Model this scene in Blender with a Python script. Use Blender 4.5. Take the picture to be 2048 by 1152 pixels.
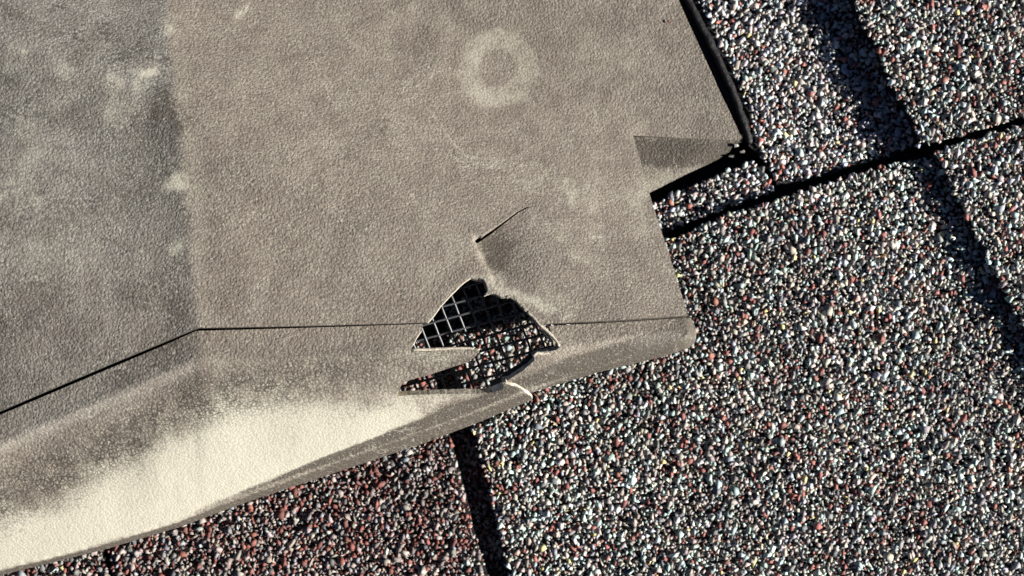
import bpy, math, random
import numpy as np
from mathutils import Vector, geometry
R = math.radians
random.seed(7); rng = np.random.default_rng(7)
sc = bpy.context.scene
for o in list(bpy.data.objects): bpy.data.objects.remove(o)

# ------------------------------------------------------------------ camera, sky, sun, exposure
CH = 0.235                      # camera height over the shingles (m)
HW = 0.15                       # half the width seen at roof level (m)
cam = bpy.data.cameras.new('camera'); co = bpy.data.objects.new('camera', cam); sc.collection.objects.link(co)
co.location = (0, 0, CH); co.rotation_euler = (0, 0, 0)
cam.sensor_width = 36; cam.lens = 18 * CH / HW
cam.clip_start = 0.002; cam.clip_end = 200
sc.camera = co
cam.dof.use_dof = True; cam.dof.focus_distance = .209; cam.dof.aperture_fstop = 13.0
SUN_EL, SUN_AZ = 22.0, 11.0      # elevation; degrees below image-right
w = bpy.data.worlds.new('World'); sc.world = w; w.use_nodes = True
nt = w.node_tree; bg = nt.nodes['Background']
sky = nt.nodes.new('ShaderNodeTexSky'); sky.sky_type = 'NISHITA'; sky.sun_disc = False
sky.sun_elevation = R(SUN_EL); sky.sun_rotation = R(90 + SUN_AZ)
sky.altitude = 3500; sky.dust_density = 0.0; sky.air_density = 0.3; sky.ozone_density = 2.0
nt.links.new(sky.outputs[0], bg.inputs[0]); bg.inputs[1].default_value = 0.05
sl = bpy.data.lights.new('sun', 'SUN'); so = bpy.data.objects.new('sun', sl); sc.collection.objects.link(so)
sl.energy = 5.0; sl.angle = R(0.5); sl.color = (1.0, 0.955, 0.88)
sd = Vector((math.cos(R(SUN_EL)) * math.cos(R(SUN_AZ)), -math.cos(R(SUN_EL)) * math.sin(R(SUN_AZ)), math.sin(R(SUN_EL))))
so.rotation_euler = sd.to_track_quat('Z', 'Y').to_euler(); so.location = sd * 2
sc.view_settings.view_transform = 'Standard'; sc.view_settings.look = 'None'
sc.view_settings.exposure = 1.12; sc.view_settings.gamma = 1.0; sc.view_settings.use_curve_mapping = False

# ------------------------------------------------------------------ helpers
MM = 0.001
K = HW / 1024.0
def P2W(px, py, z):             # pixel of the 2048 wide photo at height z (mm) -> metres
    px = np.asarray(px, float); py = np.asarray(py, float); z = np.asarray(z, float) * MM
    s = (CH - z) / CH
    return np.stack([(px - 1024) * K * s, -(py - 576) * K * s, z + 0 * px], -1)
def inpoly(x, y, poly):
    poly = np.asarray(poly, float); ins = np.zeros(np.shape(x), bool)
    x1, y1 = poly[-1]
    for x2, y2 in poly:
        c = ((y1 > y) != (y2 > y))
        with np.errstate(divide='ignore', invalid='ignore'):
            ins ^= c & (x < (x2 - x1) * (y - y1) / (y2 - y1 + 1e-12) + x1)
        x1, y1 = x2, y2
    return ins
def sm(a, b, x):
    t = np.clip((np.asarray(x, float) - a) / (b - a), 0, 1); return t * t * (3 - 2 * t)
def pl(x, pts):
    pts = sorted(pts); return np.interp(x, [p[0] for p in pts], [p[1] for p in pts])
def segdist(x, y, pts):
    d = np.full(np.shape(x), 1e9)
    for (ax, ay), (bx, by) in zip(pts[:-1], pts[1:]):
        vx, vy = bx - ax, by - ay
        t = np.clip(((x - ax) * vx + (y - ay) * vy) / (vx * vx + vy * vy + 1e-9), 0, 1)
        d = np.minimum(d, np.hypot(x - ax - t * vx, y - ay - t * vy))
    return d
# smooth value noise on a lattice (numpy)
LAT = rng.random((256, 256))
def vnoise(x, y):
    xi = np.floor(x).astype(int); yi = np.floor(y).astype(int); fx = x - xi; fy = y - yi
    fx = fx * fx * (3 - 2 * fx); fy = fy * fy * (3 - 2 * fy)
    g = lambda a, b: LAT[a % 256, b % 256]
    return (g(xi, yi) * (1 - fx) + g(xi + 1, yi) * fx) * (1 - fy) + (g(xi, yi + 1) * (1 - fx) + g(xi + 1, yi + 1) * fx) * fy
def fbm(x, y, s, o=4):
    v = 0; a = .5; t = 0
    for k in range(o):
        v = v + a * vnoise(x / s + 17.3 * k, y / s + 9.1 * k); t += a; a *= .55; s = s / 2.03
    return v / t
def resample(poly, step, jit=0.0, closed=True):
    out = []; n = len(poly)
    for i in range(n if closed else n - 1):
        a = poly[i]; b = poly[(i + 1) % n]; L = math.hypot(b[0] - a[0], b[1] - a[1]); k = max(1, int(L / step))
        for j in range(k):
            t = j / k; x = a[0] + (b[0] - a[0]) * t; y = a[1] + (b[1] - a[1]) * t
            if jit and L > 1:
                nx, ny = -(b[1] - a[1]) / L, (b[0] - a[0]) / L
                q = (fbm(np.array(x), np.array(y), 26, 3) - .5) * 2.2 * jit + random.uniform(-.35, .35) * jit
                x += nx * q; y += ny * q
            out.append((float(x), float(y)))
    if not closed: out.append(tuple(poly[-1]))
    return out
def cdt(outer, holes, pts):
    """triangulate polygon with holes and scattered inner points; returns xy, tris, boundary edges"""
    V = []; E = []
    for lp in [outer] + holes:
        s = len(V); V += [Vector(p) for p in lp]; n = len(lp)
        E += [(s + i, s + (i + 1) % n) for i in range(n)]
    V += [Vector(p) for p in pts]
    vo, eo, fo, _, _, _ = geometry.delaunay_2d_cdt(V, E, [], 0, 1e-5)
    xy = np.array([(v[0], v[1]) for v in vo]); T = np.array([f for f in fo if len(f) == 3])
    c = xy[T].mean(1); ok = inpoly(c[:, 0], c[:, 1], outer)
    for h in holes: ok &= ~inpoly(c[:, 0], c[:, 1], h)
    T = T[ok]
    a, b, c3 = xy[T[:, 0]], xy[T[:, 1]], xy[T[:, 2]]
    cr = (b[:, 0] - a[:, 0]) * (c3[:, 1] - a[:, 1]) - (b[:, 1] - a[:, 1]) * (c3[:, 0] - a[:, 0])
    T[cr > 0] = T[cr > 0][:, ::-1]        # image y is down: this makes world normals face up
    cnt = {}
    for t in T:
        for i in range(3):
            k = (t[i], t[(i + 1) % 3]); r = (k[1], k[0])
            if r in cnt: del cnt[r]
            else: cnt[k] = 1
    return xy, T, list(cnt)
def mesh(name, V, F, mats, parent=None, mi=None, smooth=None, attrs=None):
    me = bpy.data.meshes.new(name); V = np.asarray(V, np.float32)
    lens = [len(f) for f in F]; flat = np.fromiter((i for f in F for i in f), np.int32)
    me.vertices.add(len(V)); me.vertices.foreach_set('co', V.ravel())
    me.loops.add(len(flat)); me.loops.foreach_set('vertex_index', flat)
    me.polygons.add(len(F)); st = np.concatenate([[0], np.cumsum(lens)[:-1]]).astype(np.int32)
    me.polygons.foreach_set('loop_start', st); me.polygons.foreach_set('loop_total', np.array(lens, np.int32))
    for m in mats: me.materials.append(m)
    if mi is not None: me.polygons.foreach_set('material_index', np.array(mi, np.int32))
    me.polygons.foreach_set('use_smooth', np.array(smooth if smooth is not None else [False] * len(F), bool))
    me.update(calc_edges=True)
    for k, a in (attrs or {}).items():
        a = np.asarray(a, np.float32)
        if a.ndim == 1: me.attributes.new(k, 'FLOAT', 'POINT').data.foreach_set('value', a)
        else:
            if a.shape[1] == 3: a = np.concatenate([a, np.ones((len(a), 1), np.float32)], 1)
            me.attributes.new(k, 'FLOAT_COLOR', 'POINT').data.foreach_set('color', a.ravel())
    me.validate()
    o = bpy.data.objects.new(name, me); sc.collection.objects.link(o); o.parent = parent
    return o
def shell(name, xy, T, B, zf, thick, mats, parent, attrf=None, fz=None):
    """a plate of real thickness over a height field; edges get the second material"""
    z = zf(xy[:, 0], xy[:, 1]); W = P2W(xy[:, 0], xy[:, 1], z)
    N = np.zeros_like(W); a, b, c = W[T[:, 0]], W[T[:, 1]], W[T[:, 2]]; fn = np.cross(b - a, c - a)
    for i in range(3): np.add.at(N, T[:, i], fn)
    ln = np.linalg.norm(N, axis=1, keepdims=True); N = N / np.maximum(ln, 1e-12)
    Bt = W - N * thick * MM; n = len(W)
    bi = sorted({i for e in B for i in e}); m = {v: k for k, v in enumerate(bi)}; nb = len(bi)
    V = np.concatenate([W, Bt, W[bi], Bt[bi]])
    F = [tuple(t) for t in T] + [tuple(t[::-1] + n) for t in T]
    mi = [0] * (2 * len(T)); s = [True] * (2 * len(T))
    for (i, j) in B:
        F.append((2 * n + m[j], 2 * n + m[i], 2 * n + nb + m[i], 2 * n + nb + m[j])); q = (xy[i] + xy[j]) / 2; mi.append(1 if len(mats) < 3 or (780 < q[0] < 1130 and 540 < q[1] < 810 and not (1095 < q[0] and q[1] > 770)) and not inpoly(q[0], q[1], [(700, 641), (852, 641), (852, 660), (700, 660)]) and not (q[0] > 1086 and q[1] < 656) else (0 if q[1] < 500 and 940 < q[0] < 1090 else 2)); s.append(False)
    at = None
    if attrf:
        A = attrf(xy[:, 0], xy[:, 1]); at = {k: np.concatenate([v, v, v[bi], v[bi]]) for k, v in A.items()}
    return mesh(name, V, F, mats, parent, mi, s, at)
def jgrid(x0, x1, y0, y1, s, poly=None, dens=None):
    gx, gy = np.meshgrid(np.arange(x0, x1, s), np.arange(y0, y1, s))
    gx = gx + (np.arange(gx.shape[0]) % 2)[:, None] * s * .5
    x = gx.ravel() + rng.uniform(-.12, .12, gx.size) * s; y = gy.ravel() + rng.uniform(-.12, .12, gx.size) * s
    return np.stack([x, y], 1)
def keep(pts, outer, holes, d):
    ok = inpoly(pts[:, 0], pts[:, 1], outer) & (segdist(pts[:, 0], pts[:, 1], outer + [outer[0]]) > d)
    for h in holes: ok &= ~inpoly(pts[:, 0], pts[:, 1], h) & (segdist(pts[:, 0], pts[:, 1], h + [h[0]]) > d)
    return pts[ok]
def empty(name, loc, label, cat, group=None):
    o = bpy.data.objects.new(name, None); sc.collection.objects.link(o); o.location = loc; o.empty_display_size = .01
    o['label'] = label; o['category'] = cat
    if group: o['group'] = group
    return o
def adopt(o, parent):
    o.parent = parent; o.matrix_parent_inverse.identity()
    me = o.data; n = len(me.vertices); a = np.empty(n * 3, np.float32); me.vertices.foreach_get('co', a)
    a = a.reshape(-1, 3) - np.array(parent.location, np.float32); me.vertices.foreach_set('co', a.ravel()); me.update()

# ------------------------------------------------------------------ materials
class NT:
    def __init__(s, name):
        s.m = bpy.data.materials.new(name); s.m.use_nodes = True; s.t = s.m.node_tree; s.n = s.t.nodes
        s.b = s.n['Principled BSDF']
        s.geo = s.n.new('ShaderNodeNewGeometry')
    def link(s, a, b): s.t.links.new(a, b)
    def val(s, sock, v):
        if hasattr(v, 'is_output'): s.link(v, sock)
        else: sock.default_value = v
    def math(s, op, a, b=0.0, c=0.0, clamp=False):
        n = s.n.new('ShaderNodeMath'); n.operation = op; n.use_clamp = clamp
        for i, v in enumerate((a, b, c)): s.val(n.inputs[i], v)
        return n.outputs[0]
    def noise(s, scale, det=4, rough=.55, vec=None, dist=0.0):
        n = s.n.new('ShaderNodeTexNoise'); n.inputs['Scale'].default_value = scale; n.inputs['Detail'].default_value = det
        n.inputs['Roughness'].default_value = rough; n.inputs['Distortion'].default_value = dist
        s.link(vec or s.geo.outputs['Position'], n.inputs['Vector']); return n.outputs['Fac']
    def vor(s, scale, feat='F1', vec=None):
        n = s.n.new('ShaderNodeTexVoronoi'); n.feature = feat; n.inputs['Scale'].default_value = scale
        s.link(vec or s.geo.outputs['Position'], n.inputs['Vector']); return n
    def ramp(s, f, a, b, lo=0.0, hi=1.0):
        n = s.n.new('ShaderNodeMapRange'); n.interpolation_type = 'SMOOTHSTEP'
        s.val(n.inputs[0], f)
        for i, v in enumerate((a, b, lo, hi)): s.val(n.inputs[i + 1], v)
        return n.outputs[0]
    def mix(s, f, a, b):
        n = s.n.new('ShaderNodeMix'); n.data_type = 'RGBA'; s.val(n.inputs[0], f)
        for k, v in ((6, a), (7, b)):
            if isinstance(v, tuple): v = (*v, 1.0) if len(v) == 3 else v
            s.val(n.inputs[k], v)
        return n.outputs[2]
    def attr(s, name):
        n = s.n.new('ShaderNodeAttribute'); n.attribute_name = name; return n
    def bump(s, h, dist, strength=1.0, normal=None):
        n = s.n.new('ShaderNodeBump'); n.inputs['Strength'].default_value = strength; n.inputs['Distance'].default_value = dist
        s.link(h, n.inputs['Height'])
        if normal: s.link(normal, n.inputs['Normal'])
        return n.outputs[0]

def plastic():
    s = NT('weathered_plastic')
    wear_light = s.attr('wear_light').outputs['Fac']; grime_shade = s.attr('grime_shade').outputs['Fac']; sky_cool = s.attr('sky_cool').outputs['Fac']
    crk = s.attr('crackle').outputs['Fac']
    # warp the lookup a little so cells are not regular
    pos = s.geo.outputs['Position']
    wn = s.n.new('ShaderNodeTexNoise'); wn.inputs['Scale'].default_value = 420; wn.inputs['Detail'].default_value = 2
    s.link(pos, wn.inputs['Vector'])
    vm = s.n.new('ShaderNodeVectorMath'); vm.operation = 'MULTIPLY_ADD'
    s.link(wn.outputs['Color'], vm.inputs[0]); vm.inputs[1].default_value = (.0012,) * 3; s.link(pos, vm.inputs[2])
    wp = vm.outputs[0]
    cell = s.vor(1500, 'F1', wp).outputs['Distance']            # leather grain, cells just under a millimetre
    edge = s.vor(1500, 'DISTANCE_TO_EDGE', wp).outputs['Distance']
    cell2 = s.vor(2300, 'F1', wp).outputs['Distance']
    line = s.ramp(edge, 0.0, 0.13, 1.0, 0.0)                    # 1 in the creases
    big = s.noise(38, 5, .62); mid = s.noise(150, 5, .6); fine = s.noise(1500, 3, .7)
    # three plastics: brown grey film, pale chalky wear, dark dirt, plus painted highlight and shade
    wf = s.math('ADD', wear_light, s.math('MULTIPLY', s.math('SUBTRACT', mid, .5), .45))
    wf = s.math('ADD', wf, s.math('MULTIPLY', s.math('SUBTRACT', fine, .5), .5))
    wf = s.math('ADD', wf, s.math('MULTIPLY', s.math('SUBTRACT', .45, cell), .35))
    wfac = s.ramp(wf, .26, .98)
    base = s.mix(s.ramp(mid, .3, .7), (.185, .156, .128), (.280, .246, .202))
    base = s.mix(sky_cool, base, s.mix(s.ramp(mid, .3, .7), (.172, .158, .138), (.282, .268, .240)))  # left panel's cooler skylight tone, painted into the base colour
    col = s.mix(wfac, base, (.50, .475, .385))
    gf = s.math('ADD', grime_shade, s.math('MULTIPLY', s.math('SUBTRACT', mid, .5), .8))
    gf = s.math('ADD', gf, s.math('MULTIPLY', s.math('SUBTRACT', big, .5), .5))
    gf = s.math('ADD', gf, s.math('MULTIPLY', s.math('SUBTRACT', fine, .5), .9))
    gfac = s.math('MULTIPLY', s.ramp(gf, .38, 1.0), .85)
    col = s.mix(gfac, col, (.068, .057, .044))
    # dirt caught in the grain
    lf = s.math('MULTIPLY', line, s.math('ADD', s.math('MULTIPLY', crk, .75), .14))
    lf = s.math('MULTIPLY', lf, s.ramp(mid, .25, .6, .45, 1.0))
    col = s.mix(lf, col, (.055, .048, .038))
    edge2 = s.vor(900, 'DISTANCE_TO_EDGE', wp).outputs['Distance']
    cr = s.math('MULTIPLY', s.ramp(edge2, .02, .24, 1.0, 0.0), s.ramp(crk, .3, 1.0, 0.0, .9))
    cr = s.math('MULTIPLY', cr, s.ramp(s.noise(210, 3, .6), .38, .55, .25, 1.0))
    col = s.mix(cr, col, (.05, .044, .035))
    spk = s.math('MULTIPLY', s.ramp(fine, .50, .66), s.math('SUBTRACT', .62, s.math('MULTIPLY', wfac, .55)))
    col = s.mix(spk, col, (.09, .078, .062))
    hi = s.math('MULTIPLY', s.ramp(fine, .46, .30), .34)
    col = s.mix(hi, col, (.62, .58, .49))
    # crusty dark cells in patches, and hairline scratches / tide lines
    vc = s.vor(1500, 'F1', wp).outputs['Color']; sx = s.n.new('ShaderNodeSeparateColor'); s.link(vc, sx.inputs[0])
    m2 = s.noise(75, 6, .7)
    crust = s.math('MULTIPLY', s.ramp(sx.outputs[0], .42, .30), s.ramp(m2, .49, .58))
    crust = s.math('MULTIPLY', crust, s.math('MULTIPLY', s.math('ADD', s.math('MULTIPLY', sky_cool, .5), .16), s.math('SUBTRACT', 1.0, wfac)))
    col = s.mix(crust, col, (.045, .04, .032))
    ln = s.noise(26, 7, .62, None, 1.2); lm = s.noise(47, 3, .5)
    sc_ = s.math('ABSOLUTE', s.math('SUBTRACT', ln, .5))
    scr = s.math('MULTIPLY', s.ramp(sc_, 0.0, .006, .34, 0.0), s.ramp(lm, .5, .6))
    col = s.mix(scr, col, (.60, .57, .48))
    s.link(col, s.b.inputs['Base Color'])
    s.b.inputs['Roughness'].default_value = .62; s.b.inputs['Specular IOR Level'].default_value = .32
    h = s.math('MULTIPLY', s.math('SUBTRACT', 1.0, cell), 1.0)
    h = s.math('ADD', h, s.math('MULTIPLY', cell2, -.35)); h = s.math('ADD', h, s.math('MULTIPLY', fine, .45))
    h = s.math('MULTIPLY', h, s.math('SUBTRACT', 1.0, s.math('MULTIPLY', wfac, .55)))
    n1 = s.bump(s.noise(60, 3, .5), .0011, .5)
    n2 = s.bump(h, .00015, 1.0, n1)
    s.link(n2, s.b.inputs['Normal'])
    return s.m
def simple(name, c1, c2, scale, rough, bumpd=0.0, spec=.4, metal=0.0):
    s = NT(name); f = s.noise(scale, 5, .65)
    s.link(s.mix(s.ramp(f, .35, .65), c1, c2), s.b.inputs['Base Color'])
    s.b.inputs['Roughness'].default_value = rough; s.b.inputs['Specular IOR Level'].default_value = spec; s.b.inputs['Metallic'].default_value = metal
    if bumpd: s.link(s.bump(f, bumpd), s.b.inputs['Normal'])
    return s.m
def granule_mat():
    s = NT('mineral_granule'); c = s.attr('tint').outputs['Color']; f = s.noise(1800, 3, .7)
    s.link(s.mix(s.ramp(f, .3, .75, 0.0, .3), c, (.045, .04, .038)), s.b.inputs['Base Color'])
    s.b.inputs['Roughness'].default_value = .7; s.b.inputs['Specular IOR Level'].default_value = .3
    s.link(s.bump(f, .00012), s.b.inputs['Normal'])
    return s.m
M_PL = plastic()
M_FR = simple('fractured_plastic', (.62, .57, .45), (.33, .29, .23), 900, .6, .0002)
M_BK = simple('black_plastic_shade', (.022, .024, .027), (.035, .036, .04), 700, .45, .0001)
M_AS = simple('asphalt', (.007, .007, .008), (.018, .017, .017), 700, .5, .0003, .35)
M_DK = simple('asphalt_underlay', (.008, .008, .008), (.014, .013, .013), 500, .8, .0005)
M_WR = simple('galvanised_wire', (.06, .063, .07), (.10, .103, .112), 2000, .42, 0, .6, .2)
M_GR = granule_mat()
M_DP = simple('plastic_cut_edge', (.05, .045, .038), (.10, .09, .075), 600, .6, .0001, .3)

# ------------------------------------------------------------------ roof deck
ext = [(-3, -3, -.0075), (3, -3, -.0075), (3, 3, -.0075), (-3, 3, -.0075)]
deck = mesh('roof_deck', ext, [(0, 1, 2, 3)], [M_DK]); deck['kind'] = 'structure'

# ------------------------------------------------------------------ granules
ico = []
ph = (1 + 5 ** .5) / 2
for a, b in ((1, ph), (-1, ph), (1, -ph), (-1, -ph)): ico += [(0, a, b), (a, b, 0), (b, 0, a)]
ico = np.array(ico, float) / math.hypot(1, ph)
def hull_faces(P):
    n = len(P); F = []
    for i in range(n):
        for j in range(i + 1, n):
            for k in range(j + 1, n):
                nn = np.cross(P[j] - P[i], P[k] - P[i]); d = (P - P[i]) @ nn
                if np.all(d <= 1e-9): F.append((i, j, k))
                elif np.all(d >= -1e-9): F.append((i, k, j))
    return F
PROTO = []
for q in range(26):
    # broken stone: a few random cuts through a pebble, then its convex hull
    P = ico[rng.permutation(12)[:rng.integers(6, 10)]].copy()
    P *= rng.uniform(.62, 1.12, (len(P), 1)); P *= np.array([1, rng.uniform(.45, .92), rng.uniform(.26, .48)])
    F = hull_faces(P)
    PROTO.append((P * .5, np.array(F)))
PAL = [((.52, .635, .60), 22), ((.68, .68, .63), 9), ((.55, .485, .42), 20), ((.42, .375, .34), 18), ((.29, .275, .27), 14), ((.15, .165, .175), 6),
       ((.33, .125, .105), 9), ((.23, .095, .08), 5), ((.40, .43, .48), 7), ((.80, .67, .32), 1.0)]
PALR = [((.50, .54, .52), 6), ((.50, .43, .39), 18), ((.38, .32, .295), 26), ((.27, .235, .225), 18), ((.15, .15, .155), 7),
        ((.31, .115, .095), 17), ((.22, .088, .075), 12), ((.34, .35, .385), 6), ((.7, .55, .3), .2)]
PALP = [((.64, .72, .72), 24), ((.78, .77, .74), 18), ((.70, .60, .54), 22), ((.52, .47, .45), 16), ((.33, .32, .32), 7), ((.18, .19, .20), 3),
        ((.46, .17, .135), 9), ((.52, .56, .64), 15), ((.85, .72, .36), .8)]
def rotmats(n, tilt=None):
    q = rng.normal(size=(n, 4)); 
    if tilt is not None:      # mostly lying flat
        az = rng.uniform(0, 2 * np.pi, n); ax = rng.uniform(0, 2 * np.pi, n); an = rng.normal(0, tilt, n) / 2
        q1 = np.stack([np.cos(az / 2), 0 * az, 0 * az, np.sin(az / 2)], 1)
        q2 = np.stack([np.cos(an), np.sin(an) * np.cos(ax), np.sin(an) * np.sin(ax), 0 * an], 1)
        w1, x1, y1, z1 = q2.T; w2, x2, y2, z2 = q1.T
        q = np.stack([w1*w2-x1*x2-y1*y2-z1*z2, w1*x2+x1*w2+y1*z2-z1*y2, w1*y2-x1*z2+y1*w2+z1*x2, w1*z2+x1*y2-y1*x2+z1*w2], 1)
    q /= np.linalg.norm(q, axis=1, keepdims=True); w_, x, y, z = q.T
    return np.stack([1-2*(y*y+z*z), 2*(x*y-z*w_), 2*(x*z+y*w_), 2*(x*y+z*w_), 1-2*(x*x+z*z), 2*(y*z-x*w_), 2*(x*z-y*w_), 2*(y*z+x*w_), 1-2*(x*x+y*y)], 1).reshape(-1, 3, 3)
def build_granules(name, C, S, tint, parent, tilt=.5):
    n = len(C); pid = rng.integers(0, len(PROTO), n); RM = rotmats(n, tilt)
    Vs, Fs, Ts = [], [], []; off = 0
    for k, (P, F) in enumerate(PROTO):
        ii = np.where(pid == k)[0]
        if not len(ii): continue
        v = np.einsum('nij,pj->npi', RM[ii], P) * S[ii][:, None, None] + C[ii][:, None, :]
        Vs.append(v.reshape(-1, 3)); m = len(P)
        Fs.append((F[None] + (off + np.arange(len(ii)) * m)[:, None, None]).reshape(-1, 3)); off += len(ii) * m
        Ts.append(np.repeat(tint[ii], m, 0))
    V = np.concatenate(Vs); F = np.concatenate(Fs); T = np.concatenate(Ts)
    me = bpy.data.meshes.new(name); me.vertices.add(len(V)); me.vertices.foreach_set('co', V.astype(np.float32).ravel())
    me.loops.add(F.size); me.loops.foreach_set('vertex_index', F.astype(np.int32).ravel())
    me.polygons.add(len(F)); me.polygons.foreach_set('loop_start', np.arange(0, F.size, 3, dtype=np.int32)); me.polygons.foreach_set('loop_total', np.full(len(F), 3, np.int32))
    me.materials.append(M_GR); me.update(calc_edges=True)
    a = np.concatenate([T, np.ones((len(T), 1))], 1).astype(np.float32)
    me.attributes.new('tint', 'FLOAT_COLOR', 'POINT').data.foreach_set('color', a.ravel())
    o = bpy.data.objects.new(name, me); sc.collection.objects.link(o); o.parent = parent
    return o
def pick(pal, n):
    p = np.array([w_ for _, w_ in pal], float); p /= p.sum(); c = np.array([c for c, _ in pal])
    t = c[rng.choice(len(pal), n, p=p)]
    return np.clip(t * rng.uniform(.7, 1.2, (n, 1)) * rng.uniform(.93, 1.07, (n, 3)), .01, .92)
HIDE = [(-900, -900), (1340, -900), (1225, 290), (1290, 470), (1340, 600), (1180, 600), (1040, 560), (760, 560), (740, 800), (900, 860), (500, 960), (300, 1030), (-100, 1110), (-900, 1300)]
def shingle(poly, z, label, pal, sizes=(1.0, 1.0), under=False, inner=None, jit=1.3, relief=.35, body=6.0, bright=1.0):
    """poly in photo pixels taken at height z (mm)"""
    cen = P2W(np.mean([p[0] for p in poly]), np.mean([p[1] for p in poly]), z)
    root = empty('asphalt_shingle', tuple(cen), label, 'shingle', 'asphalt shingles laid around the vent')
    outer = resample(poly, 14, jit)
    zf = lambda x, y: z - 1.1 + (fbm(x, y, 90, 3) - .5) * relief * 2
    pts = keep(jgrid(-600, 2650, -500, 1650, 40), outer, [], 14)
    xy, T, B = cdt(outer, [], pts)
    body_ = shell('asphalt_mat', xy, T, B, zf, body, [M_AS, M_AS], root); adopt(body_, root)
    gp = inner or poly
    # scatter, photo pixel space, margin round the frame
    for layer, (sp, s0, s1, dz) in enumerate([(8.2, 1.4, 2.3, -.34), (11.2, 1.6, 3.4, .0), (26.0, 2.7, 4.4, .05)]):
        g = jgrid(-160, 2210, -160, 1312, sp); g = g + rng.uniform(-.42, .42, g.shape) * sp
        ok = inpoly(g[:, 0], g[:, 1], gp) & ~inpoly(g[:, 0], g[:, 1], HIDE)
        if layer == 2: ok &= rng.random(len(g)) < .62
        g = g[ok]; n = len(g)
        if not n: continue
        S = (s0 + (s1 - s0) * rng.random(n) ** 1.7) * sizes[0]
        zz = zf(g[:, 0], g[:, 1]) + 1.0 + dz + rng.normal(0, .10, n) + S * .04
        C = P2W(g[:, 0], g[:, 1], zz); t = pick(pal, n) * bright * (.86 if pal is PALP else 1)
        t = t * (.72 + .56 * fbm(g[:, 0] + 90, g[:, 1] + 40, 170, 3))[:, None]
        if layer == 0: t *= .9
        if layer == 0: C0, S0, t0 = C, S, t
        else: C0 = np.concatenate([C0, C]); S0 = np.concatenate([S0, S]); t0 = np.concatenate([t0, t])
    o = build_granules('granules', C0, S0 * MM, t0, root, .36); o['kind'] = 'stuff'; adopt(o, root)
    return root
def line_up(a, b, k): return (a[0] + (b[0] - a[0]) * k, a[1] + (b[1] - a[1]) * k)

ZL, ZM, ZP, ZR, Z5 = 1.0, 4.2, 3.8, 7.2, 7.9
P1 = [(1590, -260), (1650, -120), (1705, 0), (1725, 52), (1753, 90), (1767, 132), (1781, 174), (1808, 212), (1826, 242), (1838, 293), (1930, 269), (2048, 234), (2600, 54), (2600, -260)]
P5 = [(1858, 306), (1890, 330), (1900, 372), (1925, 417), (1954, 480), (1987, 547), (2017, 605), (2048, 655), (2150, 860), (2290, 1150), (2500, 1640), (2660, 1640), (2660, 44), (2048, 244)]
P2b = [(1240, -260), (1360, 0), (1452, 200), (1490, 285), (1516, 308), (1556, 372), (1618, 361), (1700, 335), (1800, 306), (1990, 244), (1930, -20), (1800, -260)]
P2g = [(1275, -260), (1394, 0), (1432, 72), (1478, 172), (1500, 245), (1520, 305), (1556, 367), (1618, 357), (1700, 331), (1800, 302), (1990, 240), (1930, -20), (1800, -260)]
P3 = [(1200, 446), (1303, 407), (1400, 366), (1503, 322), (1512, 326), (1550, 374), (1539, 386), (1459, 415), (1396, 438), (1325, 467), (1200, 510)]
P4 = [(880, 612), (1100, 553), (1328, 480), (1363, 470), (1424, 442), (1454, 428), (1521, 409), (1562, 392), (1618, 376), (1700, 350), (1791, 325), (1856, 316), (1960, 300), (2060, 400), (2300, 900), (2560, 1640), (1130, 1640), (1018, 1152), (992, 1039), (970, 958), (940, 846), (905, 710)]
P6 = [(785, 640), (830, 628), (862, 735), (896, 863), (929, 981), (949, 1068), (975, 1152), (1090, 1640), (360, 1640), (224, 1152), (216, 1088), (160, 900)]
P7 = [(150, 900), (206, 1088), (213, 1152), (345, 1640), (-600, 1640), (-600, 1000)]
PU = [(780, 560), (1180, 480), (1180, 700), (1060, 1000), (1160, 1640), (60, 1640), (180, 900)]
PV = [(1700, 120), (2640, 60), (2640, 560), (2100, 560), (1750, 420), (1280, 520), (1280, 380), (1700, 280)]

def inset(poly, x0, y0): return [(x + x0, y + y0) for x, y in poly]
shingle(inset(P1, 9, -3), ZR, 'raised shingle tab with yellow specks in the top right corner of the photo', PAL, inner=P1)
shingle(inset(P5, 9, 2), Z5, 'shingle tab along the right side of the photo, below the raised top right tab', PAL, inner=P5)
s2 = shingle(P2b, ZL, 'pale blurry shingle strip between the vent flange and the long dark shadow', PALP, (1.05, 1), inner=P2g)
shingle(P3, ZL, 'narrow shingle wedge just below the corner of the vent flange', PALP, (1.05, 1))
shingle(inset(P4, 5, 4), ZM, 'large broad shingle tab filling the lower right of the photo', PAL, inner=P4)
shingle(P6, ZP, 'reddish dull shingle tab below the pale front of the vent', PALR, (1.05, 1), bright=.88)
shingle(P7, ZP - .2, 'sliver of shingle in the bottom left corner under the vent rim', PALR, (1.05, 1), bright=.88)
shingle(PU, -1.6, 'shadowed lower shingle layer showing only in the dark slots between tabs', PALR)

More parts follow.
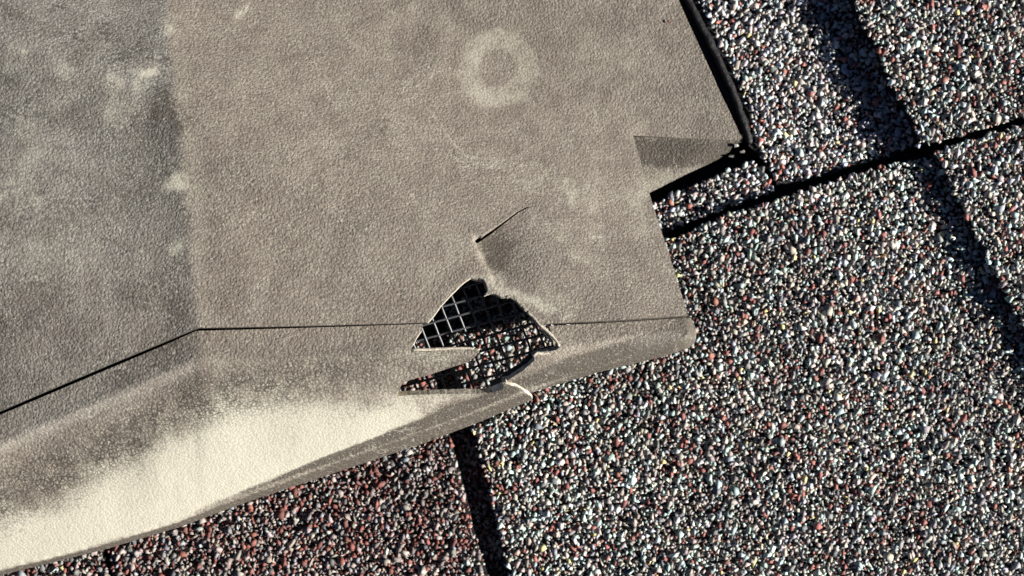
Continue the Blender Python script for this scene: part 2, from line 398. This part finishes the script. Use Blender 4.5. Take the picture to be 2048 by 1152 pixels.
# black asphalt edge of the strip lying on the flange: a lumpy bead
def bead(name, path, rad, parent, mat, zc, lump=.35, sides=9, step=5):
    pts = resample(path, step, 0, False); V = []; F = []
    n = len(pts)
    for i, (x, y) in enumerate(pts):
        a = pts[max(i - 1, 0)]; b = pts[min(i + 1, n - 1)]; dx, dy = b[0] - a[0], b[1] - a[1]; L = math.hypot(dx, dy) or 1
        nx, ny = -dy / L, dx / L
        for k in range(sides):
            th = 2 * math.pi * k / sides
            r = rad * (1 + lump * (float(fbm(np.array(x * 1.0 + 40 * k), np.array(y + 11. * k), 22, 3)) - .5) * 3)
            if i in (0, n - 1): r *= .25
            V.append(P2W(x + nx * r * math.cos(th) * 6.9, y + ny * r * math.cos(th) * 6.9, (zc(x, y) if callable(zc) else zc) + r * .8 * math.sin(th)))
    for i in range(n - 1):
        for k in range(sides):
            a = i * sides + k; b = i * sides + (k + 1) % sides; F.append((a, b, b + sides, a + sides))
    F.append(tuple(range(sides))[::-1]); F.append(tuple(range((n - 1) * sides, n * sides)))
    o = mesh(name, V, F, [mat], parent, None, [True] * len(F)); adopt(o, parent); return o
bead('asphalt_edge', [(1290, -140), (1376, 0), (1414, 72), (1466, 180), (1494, 262), (1502, 288)], 1.1, s2, M_AS, .6, .28)

# ------------------------------------------------------------------ roof vent
vent = empty('roof_vent', (float(P2W(700, 400, 0)[0]), float(P2W(700, 400, 0)[1]), 0), 'cracked brown plastic roof vent with a jagged hole showing wire screen', 'roof vent')
G = [(-600, 1078), (0, 827), (330, 686), (390, 659), (600, 654), (856, 645), (1100, 649), (1373, 633), (1400, 632)]
RO = [(-600, 1310), (0, 1151), (206, 1100), (360, 1054), (440, 1024), (514, 997), (648, 953), (852, 885), (954, 846), (1064, 797)]
ROr = [(1064, 784), (1195, 745), (1316, 716), (1378, 696), (1390, 684), (1393, 668), (1388, 648), (1380, 635), (1373, 633)]
RI = [(-600, 1298), (0, 1139), (206, 1088), (360, 1041), (440, 1011), (514, 983), (648, 934), (852, 861), (954, 823), (1064, 779), (1243, 720), (1350, 690), (1378, 676)]
SIDE = [(1350, 690), (1366, 684), (1378, 672), (1379, 660), (1372, 640)]
def zbase(x, y):
    t = (x - 1265) * -.447 + (y - 270) * .894
    z = 1.2 + 27 * sm(-60, 410, t) + 14 * sm(140, 900, t)
    cx = 330 + 70 * y / 660
    d = np.maximum(cx - x, 0); z = z - d * .0065 - .35 * sm(0, 70, d)
    z = z + (fbm(x, y, 260, 2) - .5) * .9
    return z
def ztop(x, y):
    z = zbase(x, y)
    # sunken flap below the crack
    inside = inpoly(x, y, [(948, 482), (1000, 448), (1050, 414), (1082, 410), (1150, 500), (1075, 600), (985, 556), (962, 520)])
    dl = segdist(x, y, [(952, 486), (962, 520), (985, 556)]); dsl = segdist(x, y, [(948, 482), (1000, 448), (1050, 414), (1082, 410)])
    dd = np.hypot(x - 965, y - 500)
    z = z - inside * 1.5 * sm(0, 4, np.minimum(dl, dsl + 5)) * (1 - sm(10, 135, dd))
    # hole lips bend a little
    return z
def zskirt(x, y):
    g = pl(x, G); ri = pl(x, RI); zt = zbase(x, np.minimum(y, g + 90)) - .9
    h = g + np.minimum(62, .45 * (ri - g)); zri = 25.2 + 0 * x
    s = np.clip((y - h) / np.maximum(ri - h, 8), 0, 1)
    e = np.where(x < 1000, s ** 1.35, s ** 1.5)
    e = e + .035 * np.sin(np.pi * np.clip(s, 0, 1)) * (fbm(x, y, 180, 2) - .5) * 4
    zt = zt - 1.2 * sm(-4, 26, y - h) * (1 - s)
    z = zt * (1 - e) + zri * e
    # rim face
    out = np.clip((y - ri) / pl(x, [(0, 11), (400, 13), (700, 20), (1200, 20)]), 0, 1) * (x < 1352)
    k = (x >= 1352) & ~inpoly(x, y, [(1300, 600), (1372, 640), (1379, 660), (1378, 672), (1366, 684), (1350, 690), (1300, 705)])
    ds = np.clip(segdist(x, y, SIDE) / 13.0, 0, 1)
    z = z - 5.5 * out - np.where(k, 5.5 * ds, 0)
    return z
def spot(x, y, cx, cy, rx, ry, ang=0, edge=.35):
    wv = max(rx, ry) * .9; x, y = x + (fbm(x + cy, y + cx, max(28, wv * .8), 4) - .5) * 2 * wv, y + (fbm(x + cx + 300, y + cy, max(28, wv * .8), 4) - .5) * 1.6 * wv
    a = R(ang); u = (x - cx) * math.cos(a) + (y - cy) * math.sin(a); v = -(x - cx) * math.sin(a) + (y - cy) * math.cos(a)
    d = np.hypot(u / rx, v / ry) + (fbm(x, y, 60, 4) - .5) * 1.0
    return 1 - sm(.35, 1.25, d)
def a_top(x, y):
    cx = 330 + 70 * y / 660 + (fbm(x, y, 50, 3) - .5) * 26
    left = sm(-7, 9, cx - x)
    wear_light = .26 + (fbm(x, y, 230, 4) - .5) * .42 + (fbm(x + 900, y, 70, 3) - .5) * .2
    gr = .30 + (fbm(x + 300, y + 500, 240, 4) - .5) * .7
    gr = gr + left * (.12 + .5 * (fbm(x + 40, y + 80, 100, 4) - .5)) + .12 * sm(.5, .7, fbm(x, y, 160, 4))
    # pale smudges left of the crease
    for c in [(300, 128, 46, 15, -33), (292, 165, 34, 13, -30), (226, 165, 24, 20, 0), (240, 235, 40, 45, 0), (345, 365, 26, 20, -10), (352, 505, 18, 26, 0), (20, 110, 50, 30, -20),
              (60, 290, 70, 60, 0), (30, 400, 60, 50, 0), (255, 15, 26, 14, 0), (180, 170, 90, 60, 10), (120, 470, 90, 110, 0)]:
        k = spot(x, y, *c); amp = .30 if c[2] < 50 else .14
        wear_light = wear_light + amp * k; gr = gr - .35 * k
    for c in [(300, 140, 20, 5, -30), (100, 330, 70, 50, 0), (190, 440, 60, 60, 0), (340, 440, 26, 60, 0), (345, 590, 26, 60, 0), (335, 230, 20, 70, 0), (70, 40, 90, 40, 0), (230, 260, 14, 40, 0), (170, 120, 60, 60, 0), (140, 240, 80, 50, 0)]:
        gr = gr + .22 * spot(x, y, *c)
    # sharp pale scuffs by the crease, dragged down to the left
    u = (x * .82 - y * .57); v = (x * .57 + y * .82); sc1 = sm(.50, .60, fbm(u / 3.2, v, 16, 4))
    for c in [(305, 122, 40, 24, -35), (285, 165, 44, 20, -35), (335, 90, 20, 50, 0), (345, 362, 30, 18, -20), (352, 500, 16, 26, 0), (30, 108, 40, 20, -30), (225, 168, 20, 20, 0), (478, 26, 34, 12, -40), (1190, 470, 70, 14, 52), (1100, 620, 60, 12, 20)]:
        q = np.hypot(((x - c[0]) * math.cos(R(c[4])) + (y - c[1]) * math.sin(R(c[4]))) / c[2], (-(x - c[0]) * math.sin(R(c[4])) + (y - c[1]) * math.cos(R(c[4]))) / c[3])
        q = (1 - sm(.4, 1.3, q)) * sc1; wear_light = wear_light + .42 * q; gr = gr - .5 * q
    # water ring
    rr = np.hypot((x - 997) / 1.02, (y - 136)) + (fbm(x, y, 44, 4) - .5) * 13
    ring = (1 - sm(74, 86, rr)); disc = 1 - sm(33, 40, rr)
    wear_light = wear_light + .32 * ring - .34 * disc + .16 * spot(x, y, 1000, 135, 14, 12); gr = gr - .6 * ring + .75 * disc
    # streaks running down to the hole
    for c in [(1090, 310, 90, 16, 62), (1150, 450, 120, 22, 55), (1210, 380, 110, 26, 70), (1060, 420, 60, 16, 60), (1180, 540, 70, 14, 40), (1040, 590, 80, 18, 12), (1100, 600, 60, 20, 30), (1290, 330, 60, 24, 70), (480, 24, 36, 8, -40), (1200, 130, 90, 60, 0), (1130, 380, 120, 12, 58), (1190, 500, 90, 12, 48)]:
        k = spot(x, y, *c); wear_light = wear_light + .2 * k; gr = gr - .25 * k
    for c in [(740, 240, 60, 14, 30), (765, 268, 30, 9, 10), (1075, 180, 16, 30, 60), (1130, 560, 50, 60, 0), (1230, 560, 70, 60, 0), (1010, 520, 50, 60, 30), (1120, 200, 40, 40, 0), (640, 120, 90, 50, 0), (840, 90, 60, 40, 0), (700, 300, 60, 30, 0)]:
        gr = gr + .26 * spot(x, y, *c)
    # pale margin by the groove and by the jagged hole, where film has worn off
    dg = segdist(x, y, [(942, 556), (902, 590), (863, 642)]); wear_light = wear_light + .22 * (1 - sm(0, 26, dg))
    dg = segdist(x, y, [(985, 552), (1000, 580), (1050, 600), (1085, 640)]); wear_light = wear_light + .2 * (1 - sm(0, 34, dg)); gr = gr - .2 * (1 - sm(0, 34, dg))
    wear_light = wear_light + .13 * (1 - sm(4, 34, np.abs(cx + 14 - x))) * (1 - left)
    flap = inpoly(x, y, [(952, 486), (1050, 418), (1060, 470), (1075, 540), (1000, 572), (985, 553)])
    gr = gr + .40 * flap * (1 - sm(30, 105, np.hypot(x - 962, y - 505)))  # shade of the sunken flap, painted into the colour
    crk = .10 + .5 * left * sm(.5, .62, fbm(x + 77, y, 120, 3)) + .35 * sm(1000, 1100, x) * sm(400, 520, y)
    return {'wear_light': wear_light, 'grime_shade': gr, 'sky_cool': left * (1 - .35 * sm(300, 700, y)), 'crackle': crk}
def a_skirt(x, y):
    g = pl(x, G); ri = pl(x, RI)
    left = sm(-8, 8, 398 + (fbm(x, y, 40, 3) - .5) * 20 - x) * (1 - sm(10, 70, y - g - 40))
    up = pl(x, [(-600, 1270), (-200, 1130), (0, 1030), (150, 960), (290, 900), (340, 850), (430, 826), (640, 782), (800, 764), (1000, 782), (1064, 800)])
    n = (fbm(x, y, 110, 4) - .5)
    c = sm(-80, 120, y - up + n * 100)
    lo = sm(0, 20, ri - y - pl(x, [(0, -8), (350, -6), (500, 2), (800, 16), (1060, 26)]) + n * 8)
    amt = pl(x, [(-300, .75), (0, .86), (300, 1.05), (820, 1.0), (940, .62), (1064, .36), (1080, .16), (1400, .05)])
    ln = np.exp(-((y - ri + 1) / 6.0) ** 2) * .7  # painted highlight line along the rim edge
    wear_light = .24 + n * .3 + c * lo * amt + .28 * ln
    h = g + np.minimum(66, .5 * (ri - g)); 
    hilite_band = 1 - sm(3, 17, np.abs(y - h + (fbm(x, y, 60, 3) - .5) * 14)); wear_light = wear_light + .17 * hilite_band * sm(50, 130, ri - g) * (.35 + fbm(x + 50, y, 45, 3))  # painted highlight where the skirt rounds over below the groove
    wear_light = wear_light + .2 * spot(x, y, 890, 715, 50, 22, -5) + .15 * spot(x, y, 1150, 690, 50, 24, -5)
    gr = .34 + .28 * sm(1060, 1180, x) + (fbm(x + 300, y + 500, 150, 4) - .5) * .6 - .55 * c * lo + .8 * (1 - lo) - .2 * hilite_band
    gr = gr + .35 * spot(x, y, 290, 880, 70, 34, -20) * (1 - .6 * c) + .2 * left
    gr = gr + .30 * spot(x, y, 880, 805, 62, 12, -8) + .3 * spot(x, y, 310, 990, 14, 3, 0)
    wear_light = wear_light - .32 * spot(x, y, 880, 806, 62, 14, -8)
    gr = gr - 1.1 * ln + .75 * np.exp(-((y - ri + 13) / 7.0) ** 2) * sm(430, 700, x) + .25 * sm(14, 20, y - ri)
    rim = sm(0, 6, y - ri) * (x < 1352); gr = gr + .55 * rim; wear_light = wear_light - .2 * rim
    mid = np.exp(-((y - up + 36) / 62.) ** 2) * pl(x, [(-300, .9), (0, 1), (420, .95), (800, .55), (1000, .45), (1400, .3)])
    return {'wear_light': wear_light, 'grime_shade': gr, 'sky_cool': left * .75, 'crackle': .12 + .95 * mid + .12 * sm(420, 1000, x)}
def plate(name, outer, holes, zf, thick, attrf, grids, mats, parent, d=3):
    pts = np.concatenate([keep(jgrid(*g), outer, holes, d) for g in grids])
    # thin out coarse points lying inside finer grids
    xy, T, B = cdt(outer, holes, [tuple(p) for p in pts])
    o = shell(name, xy, T, B, zf, thick, mats, parent, attrf); adopt(o, parent); return o

HOLE_TOP = [(856, 645), (866, 634), (881, 612), (902, 590), (921, 571), (934, 560), (942, 556), (955, 559), (965, 560), (971, 569), (975, 582), (969, 591),
            (980, 587), (992, 588), (1003, 594), (1012, 595), (1019, 590), (1031, 598), (1043, 612), (1055, 622), (1066, 635), (1084, 651)]
top_outer = resample([(-600, -500), (1235, -500), (1270, -180), (1357, 0), (1400, 95), (1448, 200), (1484, 276), (1478, 282), (1266, 271), (1283, 330), (1303, 400), (1340, 515), (1367, 600), (1376, 631)], 12, .5)[:-1]
top_outer = [p for p in top_outer]
top_outer += resample([(1376, 631), (1240, 640), (1100, 647)], 10, .15, False)
top_outer += resample([(1100, 647)] + [(1084, 651)] + HOLE_TOP[::-1][1:], 5, .8, False)[1:]
top_outer += resample([(856, 645), (600, 652), (392, 656), (330, 682), (0, 822), (-600, 1072)], 12, .1, False)[1:]
slit = resample([(949, 482), (974, 463), (1008, 441), (1035, 422), (1052, 413), (1080, 411), (1056, 415.5), (1038, 425), (1012, 445), (981, 469), (954, 487)], 6, .35)
jg = [(-600, 1400, -500, -20, 40), (-600, -20, -20, 1080, 40), (-20, 1500, -20, 830, 6.5)]
plate('hood', top_outer, [slit], ztop, 2.0, a_top, jg, [M_PL, M_FR, M_DP], vent)

sk_l = resample([(-600, 1081), (0, 830), (330, 690), (392, 662), (600, 656), (846, 648)], 10, .1, False)
sk_l += resample([(846, 648), (843, 661), (833, 676), (824, 694), (821, 703), (862, 703), (905, 699), (935, 699), (953, 698), (958, 703), (950, 713), (937, 724), (907, 733), (858, 750), (806, 764), (798, 780), (794, 792), (826, 790), (865, 789), (900, 788), (942, 788), (975, 787), (985, 783), (1000, 766), (1012, 763), (1040, 776), (1062, 792), (1065, 799)], 5, .7, False)[1:]
sk_l += resample([(1065, 799), (954, 846), (852, 885), (648, 953), (514, 997), (440, 1024), (360, 1054), (206, 1100), (0, 1151), (-600, 1310)], 8, .2, False)[1:]
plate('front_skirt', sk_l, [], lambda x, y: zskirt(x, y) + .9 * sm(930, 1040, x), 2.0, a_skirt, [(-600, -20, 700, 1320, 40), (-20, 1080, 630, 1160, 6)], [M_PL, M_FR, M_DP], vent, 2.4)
sk_r = resample([(1098, 652), (1240, 644), (1373, 635.5), (1381, 637), (1389, 650), (1393, 668), (1390, 684), (1378, 696), (1316, 716), (1195, 745), (1064, 785), (1050, 788), (1022, 770), (1014, 761)], 8, .15, False)
sk_r += resample([(1014, 761), (1045, 742), (1069, 721), (1067, 710), (1080, 704), (1100, 703), (1112, 700), (1120, 694), (1117, 683), (1104, 668)], 5, .6, False)[1:]
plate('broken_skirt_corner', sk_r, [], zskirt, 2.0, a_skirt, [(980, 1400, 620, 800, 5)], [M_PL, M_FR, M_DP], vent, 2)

# flange corner sloping away below the hood
def zfl(x, y):
    d = (x - 1265) * .31 + (y - 270) * .95
    return 1.0 - .9 * sm(0, 115, d) + (fbm(x, y, 60, 2) - .5) * .4
def a_fl(x, y):
    d = (x - 1265) * .31 + (y - 270) * .95
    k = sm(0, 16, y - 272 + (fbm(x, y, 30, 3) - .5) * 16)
    return {'wear_light': .12 + .42 * sm(50, 105, d) + .15 * sm(1400, 1470, x), 'grime_shade': .25 + 1.7 * k * (1 - sm(28, 80, y - 272 + (fbm(x, y, 50, 3) - .5) * 20)) * (1 - .55 * sm(1410, 1475, x)), 'sky_cool': 0 * x, 'crackle': .2 + .7 * k * (1 - sm(60, 110, d))}  # facet darker below the bend, paler toward its lower edge
fl = resample([(1180, 262), (1300, 263), (1488, 268), (1484, 284), (1468, 288), (1458, 304), (1430, 322), (1370, 350), (1295, 388), (1180, 436)], 7, .8)
plate('flange', fl, [], zfl, 2.0, a_fl, [(1180, 1500, 262, 440, 7)], [M_PL, M_AS], vent)

# strips of torn material hanging inside the hole
def zin(x, y): return zskirt(x, y) - 2.0
fo = resample([(1066, 715), (1071, 723), (1050, 743), (1030, 755), (1012, 764), (1004, 759), (1016, 748), (1040, 732), (1058, 717)], 5, .3)
plate('torn_flap', fo, [], zin, 1.4, None, [(1000, 1075, 710, 770, 6)], [M_BK, M_BK], vent, 2)  # black colour paints in the shade on this flap
fo = resample([(981, 774), (1004, 764), (1009, 771), (1006, 778), (985, 786)], 4, .3)
plate('torn_flap', fo, [], lambda x, y: zskirt(x, y) + .7, 2.2, None, [(975, 1010, 760, 790, 6)], [M_BK, M_BK], vent, 2)
# inner ledge behind the lower slot, raised rim of the tear at the right
fo = resample([(1060, 620), (1070, 628), (1090, 652), (1108, 676), (1118, 690), (1112, 697), (1103, 682), (1088, 664), (1072, 645)], 5, .5)
plate('torn_flap', fo, [], lambda x, y: zbase(x, np.minimum(y, 680)) - 1.2, 1.8, lambda x, y: {'wear_light': .6 + 0 * x, 'grime_shade': .2 + 0 * x, 'sky_cool': 0 * x, 'crackle': .1 + 0 * x}, [(1050, 1125, 610, 700, 6)], [M_PL, M_FR, M_DP], vent, 2)

# lips of the tear, rolled over by the impact
zt1 = lambda x, y: float(ztop(np.array(float(x)), np.array(float(y)))) - .35
zs1 = lambda x, y: float(zskirt(np.array(float(x)), np.array(float(y)))) - .3
bead('torn_lip', [(1010, 594), (1020, 592), (1032, 599), (1044, 612), (1054, 623)], .62, vent, M_PL, zt1, .4, 8, 3)
bead('torn_lip', [(1054, 623), (1068, 636), (1084, 654), (1100, 668), (1113, 682), (1119, 693)], .5, vent, M_FR, zt1, .3, 8, 3)
bead('torn_lip', [(1064, 712), (1074, 705), (1086, 708), (1100, 704)], .55, vent, M_FR, zs1, .5, 8, 3)
bead('torn_lip', [(955, 558), (965, 560), (971, 570), (975, 583), (969, 591)], .45, vent, M_BK, zt1, .6, 8, 2)
bead('torn_lip', [(824, 700), (862, 699), (905, 697), (935, 697), (952, 700)], .45, vent, M_FR, zs1, .3, 8, 4)
bead('torn_lip', [(1008, 764), (1030, 770), (1048, 780), (1060, 790), (1064, 798)], .5, vent, M_FR, lambda x, y: zs1(x, y) + .7, .4, 8, 3)
# wire insect screen under the hood
def zscr(x, y):     # world mm coordinates -> height, photo pixel arguments
    d = (x - 880) * .28 + (y - 600) * .96
    return 26.0 - 5.0 * sm(-20, 150, d) - 5 * sm(110, 230, d)
def screen():
    V = []; F = []
    ax = np.array([.966, -.259]); ay = np.array([.37, .929]); o0 = np.array([883., 613.]); sp = 27.0; r = .32
    reg = [(740, 600), (900, 520), (1100, 545), (1180, 600), (1250, 690), (1100, 742), (1000, 790), (740, 840)]
    def tube(pts, off):
        pts = [p for p in pts if inpoly(np.array(p[0]), np.array(p[1]), reg)]
        n = len(pts); s0 = len(V)
        if n < 2: return
        for i in range(n):
            p = pts[i]; a = pts[max(i - 1, 0)]; b = pts[min(i + 1, n - 1)]; t = b - a; L = math.hypot(*t); nx, ny = -t[1] / L, t[0] / L
            z0 = float(zscr(p[0], p[1])) + off
            for k in range(6):
                th = math.pi * k / 3
                V.append(P2W(p[0] + nx * r * math.cos(th) * 7.6, p[1] + ny * r * math.cos(th) * 7.6, z0 + r * math.sin(th)))
        for i in range(n - 1):
            for k in range(6):
                a = s0 + i * 6 + k; b = s0 + i * 6 + (k + 1) % 6; F.append((a, b, b + 6, a + 6))
    for k in range(-7, 13):      # across
        w_ = random.uniform(-.6, .6)
        tube([o0 + ax * sp * u + ay * (sp * k + w_ + random.uniform(-.3, .3)) for u in np.arange(-9, 15.01, .5)], .12 if k % 2 else -.12)
    for k in range(-9, 14):      # down
        w_ = random.uniform(-.6, .6)
        tube([o0 + ax * (sp * k + w_ + random.uniform(-.3, .3)) + ay * sp * u for u in np.arange(-7, 12.01, .5)], -.12 if k % 2 else .12)
    o = mesh('insect_screen', V, F, [M_WR], vent, None, [True] * len(F)); adopt(o, vent)
screen()
# black throat collar behind the screen
tc = []
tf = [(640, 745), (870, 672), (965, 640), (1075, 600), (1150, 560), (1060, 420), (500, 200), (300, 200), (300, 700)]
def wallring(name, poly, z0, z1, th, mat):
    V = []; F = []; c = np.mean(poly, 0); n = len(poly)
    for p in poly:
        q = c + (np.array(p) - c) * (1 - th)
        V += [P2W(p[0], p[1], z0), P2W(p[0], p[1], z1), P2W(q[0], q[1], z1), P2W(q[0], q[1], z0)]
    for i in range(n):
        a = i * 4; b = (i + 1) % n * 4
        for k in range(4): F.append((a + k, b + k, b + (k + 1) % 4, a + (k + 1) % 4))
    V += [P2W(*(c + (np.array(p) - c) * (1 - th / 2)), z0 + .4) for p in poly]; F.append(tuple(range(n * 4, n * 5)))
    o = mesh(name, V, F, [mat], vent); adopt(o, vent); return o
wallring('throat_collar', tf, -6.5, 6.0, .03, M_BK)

# ------------------------------------------------------------------ single loose stones
def stone(name, px, py, z, size, col, label, cat, group=None, stretch=(1, 1, 1)):
    P, F = PROTO[random.randrange(len(PROTO))]; Q = []; 
    # chamfer the hull once so the stone is not a bare polyhedron
    for f in F:
        c = P[f].mean(0)
        for i in f: Q.append(P[i] * .8 + c * .2)
    Q = np.array(Q); uniq = np.unique(np.round(Q, 5), axis=0)
    import bmesh
    bm = bmesh.new(); vs = [bm.verts.new(q * np.array(stretch) * size * MM) for q in uniq]
    r = bmesh.ops.convex_hull(bm, input=vs); 
    bmesh.ops.delete(bm, geom=list({g for g in r['geom_interior'] + r['geom_unused'] if isinstance(g, bmesh.types.BMVert)}), context='VERTS')
    me = bpy.data.meshes.new(name); bm.to_mesh(me); bm.free(); me.materials.append(M_GR)
    n = len(me.vertices); me.attributes.new('tint', 'FLOAT_COLOR', 'POINT').data.foreach_set('color', np.tile(np.array([*col, 1], np.float32), n))
    o = bpy.data.objects.new(name, me); sc.collection.objects.link(o); w_ = P2W(px, py, z + size * .25); o.location = w_
    o.rotation_euler = (random.uniform(-.4, .4), random.uniform(-.4, .4), random.uniform(0, 6))
    o['label'] = label; o['category'] = cat
    if group: o['group'] = group
    return o
stone('loose_pebble', 1768, 511, ZM, 3.0, (.50, .25, .07), 'amber brown pebble lying on the large shingle tab, left of the right-hand shadow', 'pebble')
stone('loose_pebble', 84, 1136, ZP, 3.2, (.80, .88, .84), 'left one of two white pebbles under the vent rim at the bottom left corner', 'pebble')
stone('loose_pebble', 112, 1140, ZP, 3.0, (.80, .88, .84), 'right one of two white pebbles under the vent rim at the bottom left corner', 'pebble')
stone('grit_speck', 421, 518, float(zbase(421., 518.)), .8, (.9, .92, .9), 'tiny white speck on the vent hood right of its crease', 'grit speck')
stone('grit_speck', 1337, 43, 1.2, 1.3, (.20, .04, .035), 'dark red speck on the vent flange near the top edge', 'grit speck')
for px, py, c, lb in [(1474, 291, (.5, .5, .47), 'pale chip stuck in tar at the tip of the vent flange'), (1484, 303, (.3, .27, .24), 'brown chip beside the tip of the vent flange, below the pale chip'), (1462, 312, (.12, .12, .12), 'dark chip in the shadow below the tip of the vent flange')]:
    stone('loose_chip', px, py, .3, 2.2, c, lb, 'stone chip')
